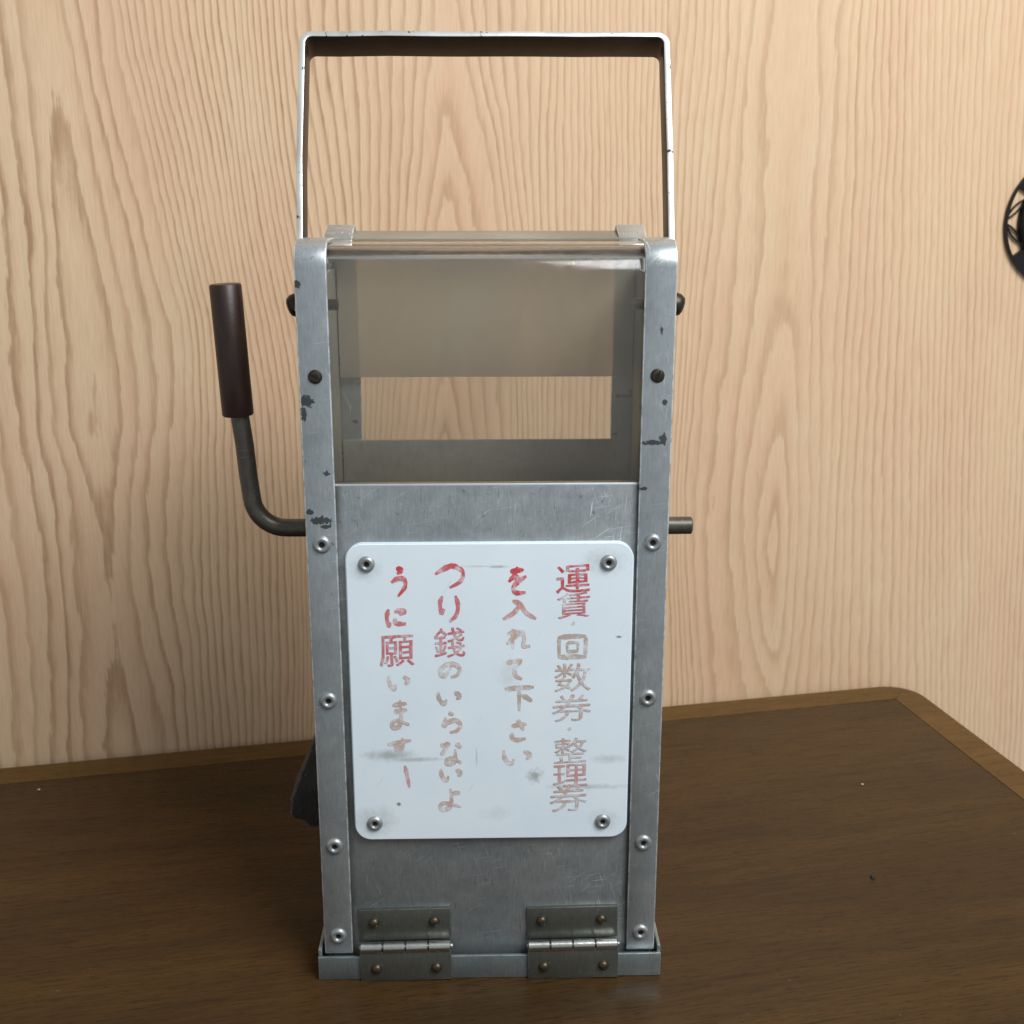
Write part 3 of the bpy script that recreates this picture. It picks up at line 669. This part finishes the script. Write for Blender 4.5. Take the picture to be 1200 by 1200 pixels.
def brush(ch, x0, x1, z0, z1):
    vs, fs = [], []
    wd = .00082
    for si, st in enumerate(STROKES[ch]):
        P_ = [Vector(((x0 + wd * .6) + (x1 - x0 - wd * 1.2) * a, (z0 + wd * .5) + (z1 - z0 - wd) * c)) for a, c in st]
        if len(P_) == 2: P_ = [P_[0], P_[0].lerp(P_[1], .5) + Vector((0, .00015)), P_[1]]
        Q = [P_[0] * 2 - P_[1]] + P_ + [P_[-1] * 2 - P_[-2]]; C = []
        for i in range(1, len(Q) - 2):
            for k in range(6):
                s = k / 6; a, b_, c_, d_ = Q[i - 1:i + 3]
                C.append(.5 * ((2 * b_) + (c_ - a) * s + (2 * a - 5 * b_ + 4 * c_ - d_) * s * s + (3 * b_ - a - 3 * c_ + d_) * s ** 3))
        C.append(P_[-1]); n = len(C); base = len(vs); y0 = YS - .00004 - .00002 * si
        for i, p in enumerate(C):
            d = (C[min(i + 1, n - 1)] - C[max(i - 1, 0)]).normalized(); q = Vector((-d.y, d.x)); s = i / (n - 1)
            ww = wd * (.55 + .75 * min(1, s * 5) - .25 * min(1, max(0, s * 3 - .5)) - .75 * max(0, s - .75) * 2.6) * (.82 + .35 * abs(q.y))
            if ch == '回' and si > 3: ww *= .6
            ww *= 1 + .25 * noise.noise(Vector((p.x * 900, p.y * 900, 3.)))
            y = y0 - .000003 * i
            vs += [(p.x + q.x * ww, y, p.y + q.y * ww), (p.x - q.x * ww, y, p.y - q.y * ww)]
            if i: fs.append((base + 2 * i - 2, base + 2 * i, base + 2 * i + 1, base + 2 * i - 1))
    me = bpy.data.meshes.new('character'); me.from_pydata(vs, [], fs)
    return me
def glyph(ch, x0, x1, z0, z1, k):
    if ch in STROKES: me = brush(ch, x0, x1, z0, z1)
    else:
        cu = bpy.data.curves.new('glyph', 'FONT'); cu.body = ch; cu.size = 1; cu.resolution_u = 4
        t = bpy.data.objects.new('glyph', cu); COL.objects.link(t)
        dg = bpy.context.evaluated_depsgraph_get()
        src = bpy.data.meshes.new_from_object(t.evaluated_get(dg))
        bpy.data.objects.remove(t); bpy.data.curves.remove(cu)
        xs = [v.co.x for v in src.vertices]; ys = [v.co.y for v in src.vertices]
        ax, bx, ay, by = min(xs), max(xs), min(ys), max(ys)
        vs, fs = [], []
        for L, (ox, oz) in enumerate(((0, 0), (.00022, .00005), (.00008, .00020))):     # brush weight
            co = []
            for v in src.vertices:
                fx = (v.co.x - ax) / (bx - ax); fz = (v.co.y - ay) / (by - ay)
                x = x0 + (x1 - x0) * fx; z = z0 + (z1 - z0) * fz + (fx - .5) * .0008
                co.append((x + ox + noise.noise(Vector((x * 330, z * 330, 2.))) * .0003, YS - .00004, z + oz + noise.noise(Vector((x * 330, z * 330, 9.))) * .0003))
            for pi, p in enumerate(src.polygons):       # each flake of ink a hair above the last: contours cross in the font
                o0 = len(vs); dy = -.0000025 * (pi % 24) - .00006 * L
                vs += [(co[i][0], co[i][1] + dy, co[i][2]) for i in p.vertices]
                fs.append(tuple(range(o0, o0 + len(p.vertices))))
        bpy.data.meshes.remove(src)
        me = bpy.data.meshes.new('character'); me.from_pydata(vs, [], fs)
    me.materials.append(INK[k])
    o = bpy.data.objects.new('character', me); COL.objects.link(o); o.parent = sign
    return o
# the last stroke left of the faded character at the foot of the left column
def last_stroke():
    STROKES['|'] = [[(0,1),(.55,.5),(1,0)]]
    me = brush('|', -.0346, -.0320, .0886, .0993); me.materials.append(INK[2])
    o = bpy.data.objects.new('character', me); COL.objects.link(o); o.parent = sign
last_stroke()
for c in CHARS: glyph(*c)

# base tray with folded rim
bm = box(-.0727, .0727, -.0022, -.0008, 0, .0108, .0003)
for s in (-1, 1):
    xs = sorted((s * .0713, s * .0727)); bm = box(xs[0], xs[1], -.0006, D + .002, .0002, .0135, .0003, 2, bm)
bm = box(-.0712, .0712, D + .0006, D + .002, .0002, .0135, .0003, 2, bm)
bm = box(-.0712, .0712, -.0006, D + .0004, .0002, .0014, 0, 2, bm)
link('base_tray', bm, M['tray'], fb, 40)

# hinges
def hinge(xa, xb, tilt):
    h = empty('hinge', ((xa + xb) / 2, 0, .0151), fb, 0); h.rotation_euler = (0, tilt, 0)
    w2 = (xb - xa) / 2
    link('leaf', box(-w2, w2, .0004, .0018, .0022, .0168, .0002), M['hinge'], h, 40)
    link('leaf', box(-w2, w2, -.0034, -.0023, -.0150, -.0010, .0002), M['hinge'], h, 40)
    n = 4
    for i in range(n):
        a = -w2 + 2 * w2 * i / n + .0002; c = -w2 + 2 * w2 * (i + 1) / n - .0002; L = c - a
        k = lathe([(0, 0), (.0020, 0), (.0024, .0003), (.0024, L - .0003), (.0020, L), (0, L)], 20, 'x', (a, -.0018, .0002))
        link('knuckle', k, M['steel'], h, 40)
    link('pin', lathe([(0, 0), (.0011, 0), (.0013, .0006), (.0013, 2 * w2 + .0006), (.0010, 2 * w2 + .0012), (0, 2 * w2 + .0012)], 16, 'x', (-w2 - .0004, -.0018, .0002)), M['hinge'], h, 40)
    dm = lathe([(0.0023, 0), (.0022, .0006), (.0017, .0013), (.0009, .0017), (0, .0018)], 20)
    for f in dm.faces: f.smooth = True
    me = bpy.data.meshes.new('rivet'); dm.to_mesh(me); dm.free(); me.materials.append(M['brass'])
    for x in (-w2 * .68, w2 * .64):
        inst(me, 'rivet', (x, .0004, .0107), h); inst(me, 'rivet', (x + .0006, -.0034, -.0090), h)
hinge(-.0549, -.0164, R(-.8)); hinge(.0160, .0543, R(-.8))

# crank lever: rod through the box, bent up at the left, rubber grip
yl = .030; rz = .1908
lev = empty('crank_lever', (0, 0, 0), fb)
bend = [(-.0822 - 0.0135 * math.sin(R(a)), yl, rz + .0135 - .0135 * math.cos(R(a))) for a in np.linspace(0, 86, 10)]
path = [(.0842, yl, rz), (.0838, yl, rz), (.060, yl, rz), (0, yl, rz), (-.07, yl, rz)] + bend + [(-.0966, yl, .2125), (-.0974, yl, .2255), (-.0988, yl, .2390), (-.0993, yl, .25)]
link('rod', tube(path, [.0031, .0036] + [.0037] * (len(path) - 2)), M['rod'], lev, 40)
g0, g1 = Vector((-.0993, yl, .2376)), Vector((-.1013, yl, .2893)); L = (g1 - g0).length
gb = lathe([(0, 0), (.0058, 0), (.0062, .0006), (.0062, L - .0006), (.0057, L), (.0020, L + .0001), (0, L + .0001)], 32, 'z')
bmesh.ops.transform(gb, matrix=Matrix.Translation(g0) @ (g1 - g0).to_track_quat('Z', 'Y').to_matrix().to_4x4(), verts=gb.verts[:])
link('grip', gb, M['grip'], lev, 40)

# carrying handle: flat strap bent to a U, leaning back
py, pz = .0300, .2812; tilt = R(27.5); HL = .1150; hw = .0750; rc = .0052; th = .0023; sw = .0145
hd = empty('carrying_handle', (0, py, pz), fb); hd.rotation_euler = (-tilt, 0, 0)
def ustrap():
    P_ = [(-hw + .0016, -.0055), (-hw + .0014, .02), (-hw + .0004, .06), (-hw, HL - rc)] + arc(-hw + rc, HL - rc, rc, 180, 90, 7)[1:] + [(x, HL) for x in np.linspace(-.06, .06, 13)] + arc(hw - rc, HL - rc, rc, 90, 0, 7) + [(hw - .0004, .06), (hw - .0014, .02), (hw - .0016, -.0055)]
    poly = offset_path(P_, -th)
    b = bmesh.new(); n = len(P_); Q = list(zip(P_, poly[n:][::-1]))
    rows = []
    for a, c in Q: rows.append([b.verts.new((a[0], -sw / 2, a[1])), b.verts.new((a[0], sw / 2, a[1])), b.verts.new((c[0], sw / 2, c[1])), b.verts.new((c[0], -sw / 2, c[1]))])
    for A, B in zip(rows, rows[1:]):
        for k in range(4): b.faces.new((A[k], A[(k + 1) % 4], B[(k + 1) % 4], B[k]))
    b.faces.new(rows[0]); b.faces.new(rows[-1][::-1])
    bmesh.ops.recalc_face_normals(b, faces=b.faces[:])
    bev(b, .00018, 2, 50)
    for v in b.verts:      # years of knocks
        v.co.x += noise.noise(Vector((v.co.z * 30, 0, v.co.x * 3))) * .0003; v.co.z += noise.noise(Vector((v.co.x * 40, 3, 0))) * .0004
    return b
so = link('strap', ustrap(), M['strap'], hd, 35)
so.data.materials.append(M['strapface'])
for p in so.data.polygons:      # worn bright edge, browned broad faces
    if abs(p.normal.y) < .3 and p.area > 2e-6: p.material_index = 1
for s in (-1, 1):
    slot_screw(.0046, .0040, 'pivot_screw', hd, (s * (hw - .0013), 0, 0), R(20), 'r' if s > 0 else 'l')
    link('spacer', lathe([(0, 0), (.0034, 0), (.0034, .0044), (0, .0044)], 20, 'x', (min(s * .0687, s * .0731), 0, 0)), M['screw'], hd, 40)
    link('nut', prism([(.0046 * math.cos(R(a)), .0046 * math.sin(R(a))) for a in range(0, 360, 60)], s * .0669, s * .0620, .0003, 'x'), M['screw'], hd, 40)
    link('stud', lathe([(0, 0), (.0022, 0), (.0022, .004), (0, .004)], 16, 'x', (min(s * .0618, s * .0578), 0, 0)), M['screw'], hd, 40)

# rough bracket sticking out at the rear left
lp = [(-.0701, .096), (-.0790, .083), (-.0918, .052), (-.0926, .0425), (-.0870, .040), (-.0835, .037), (-.0701, .036)]
b = bmesh.new()
b = prism(lp, .060, .082, .0012, 'y', 2)
bmesh.ops.subdivide_edges(b, edges=b.edges[:], cuts=2, use_grid_fill=True)
for v in b.verts: v.co += Vector((noise.noise(v.co * 300), noise.noise(v.co * 300 + Vector((5, 5, 5))), noise.noise(v.co * 300 + Vector((9, 1, 2))))) * .0008 if v.co.x < -.072 else Vector()
link('side_bracket', b, M['lug'], fb, 40)
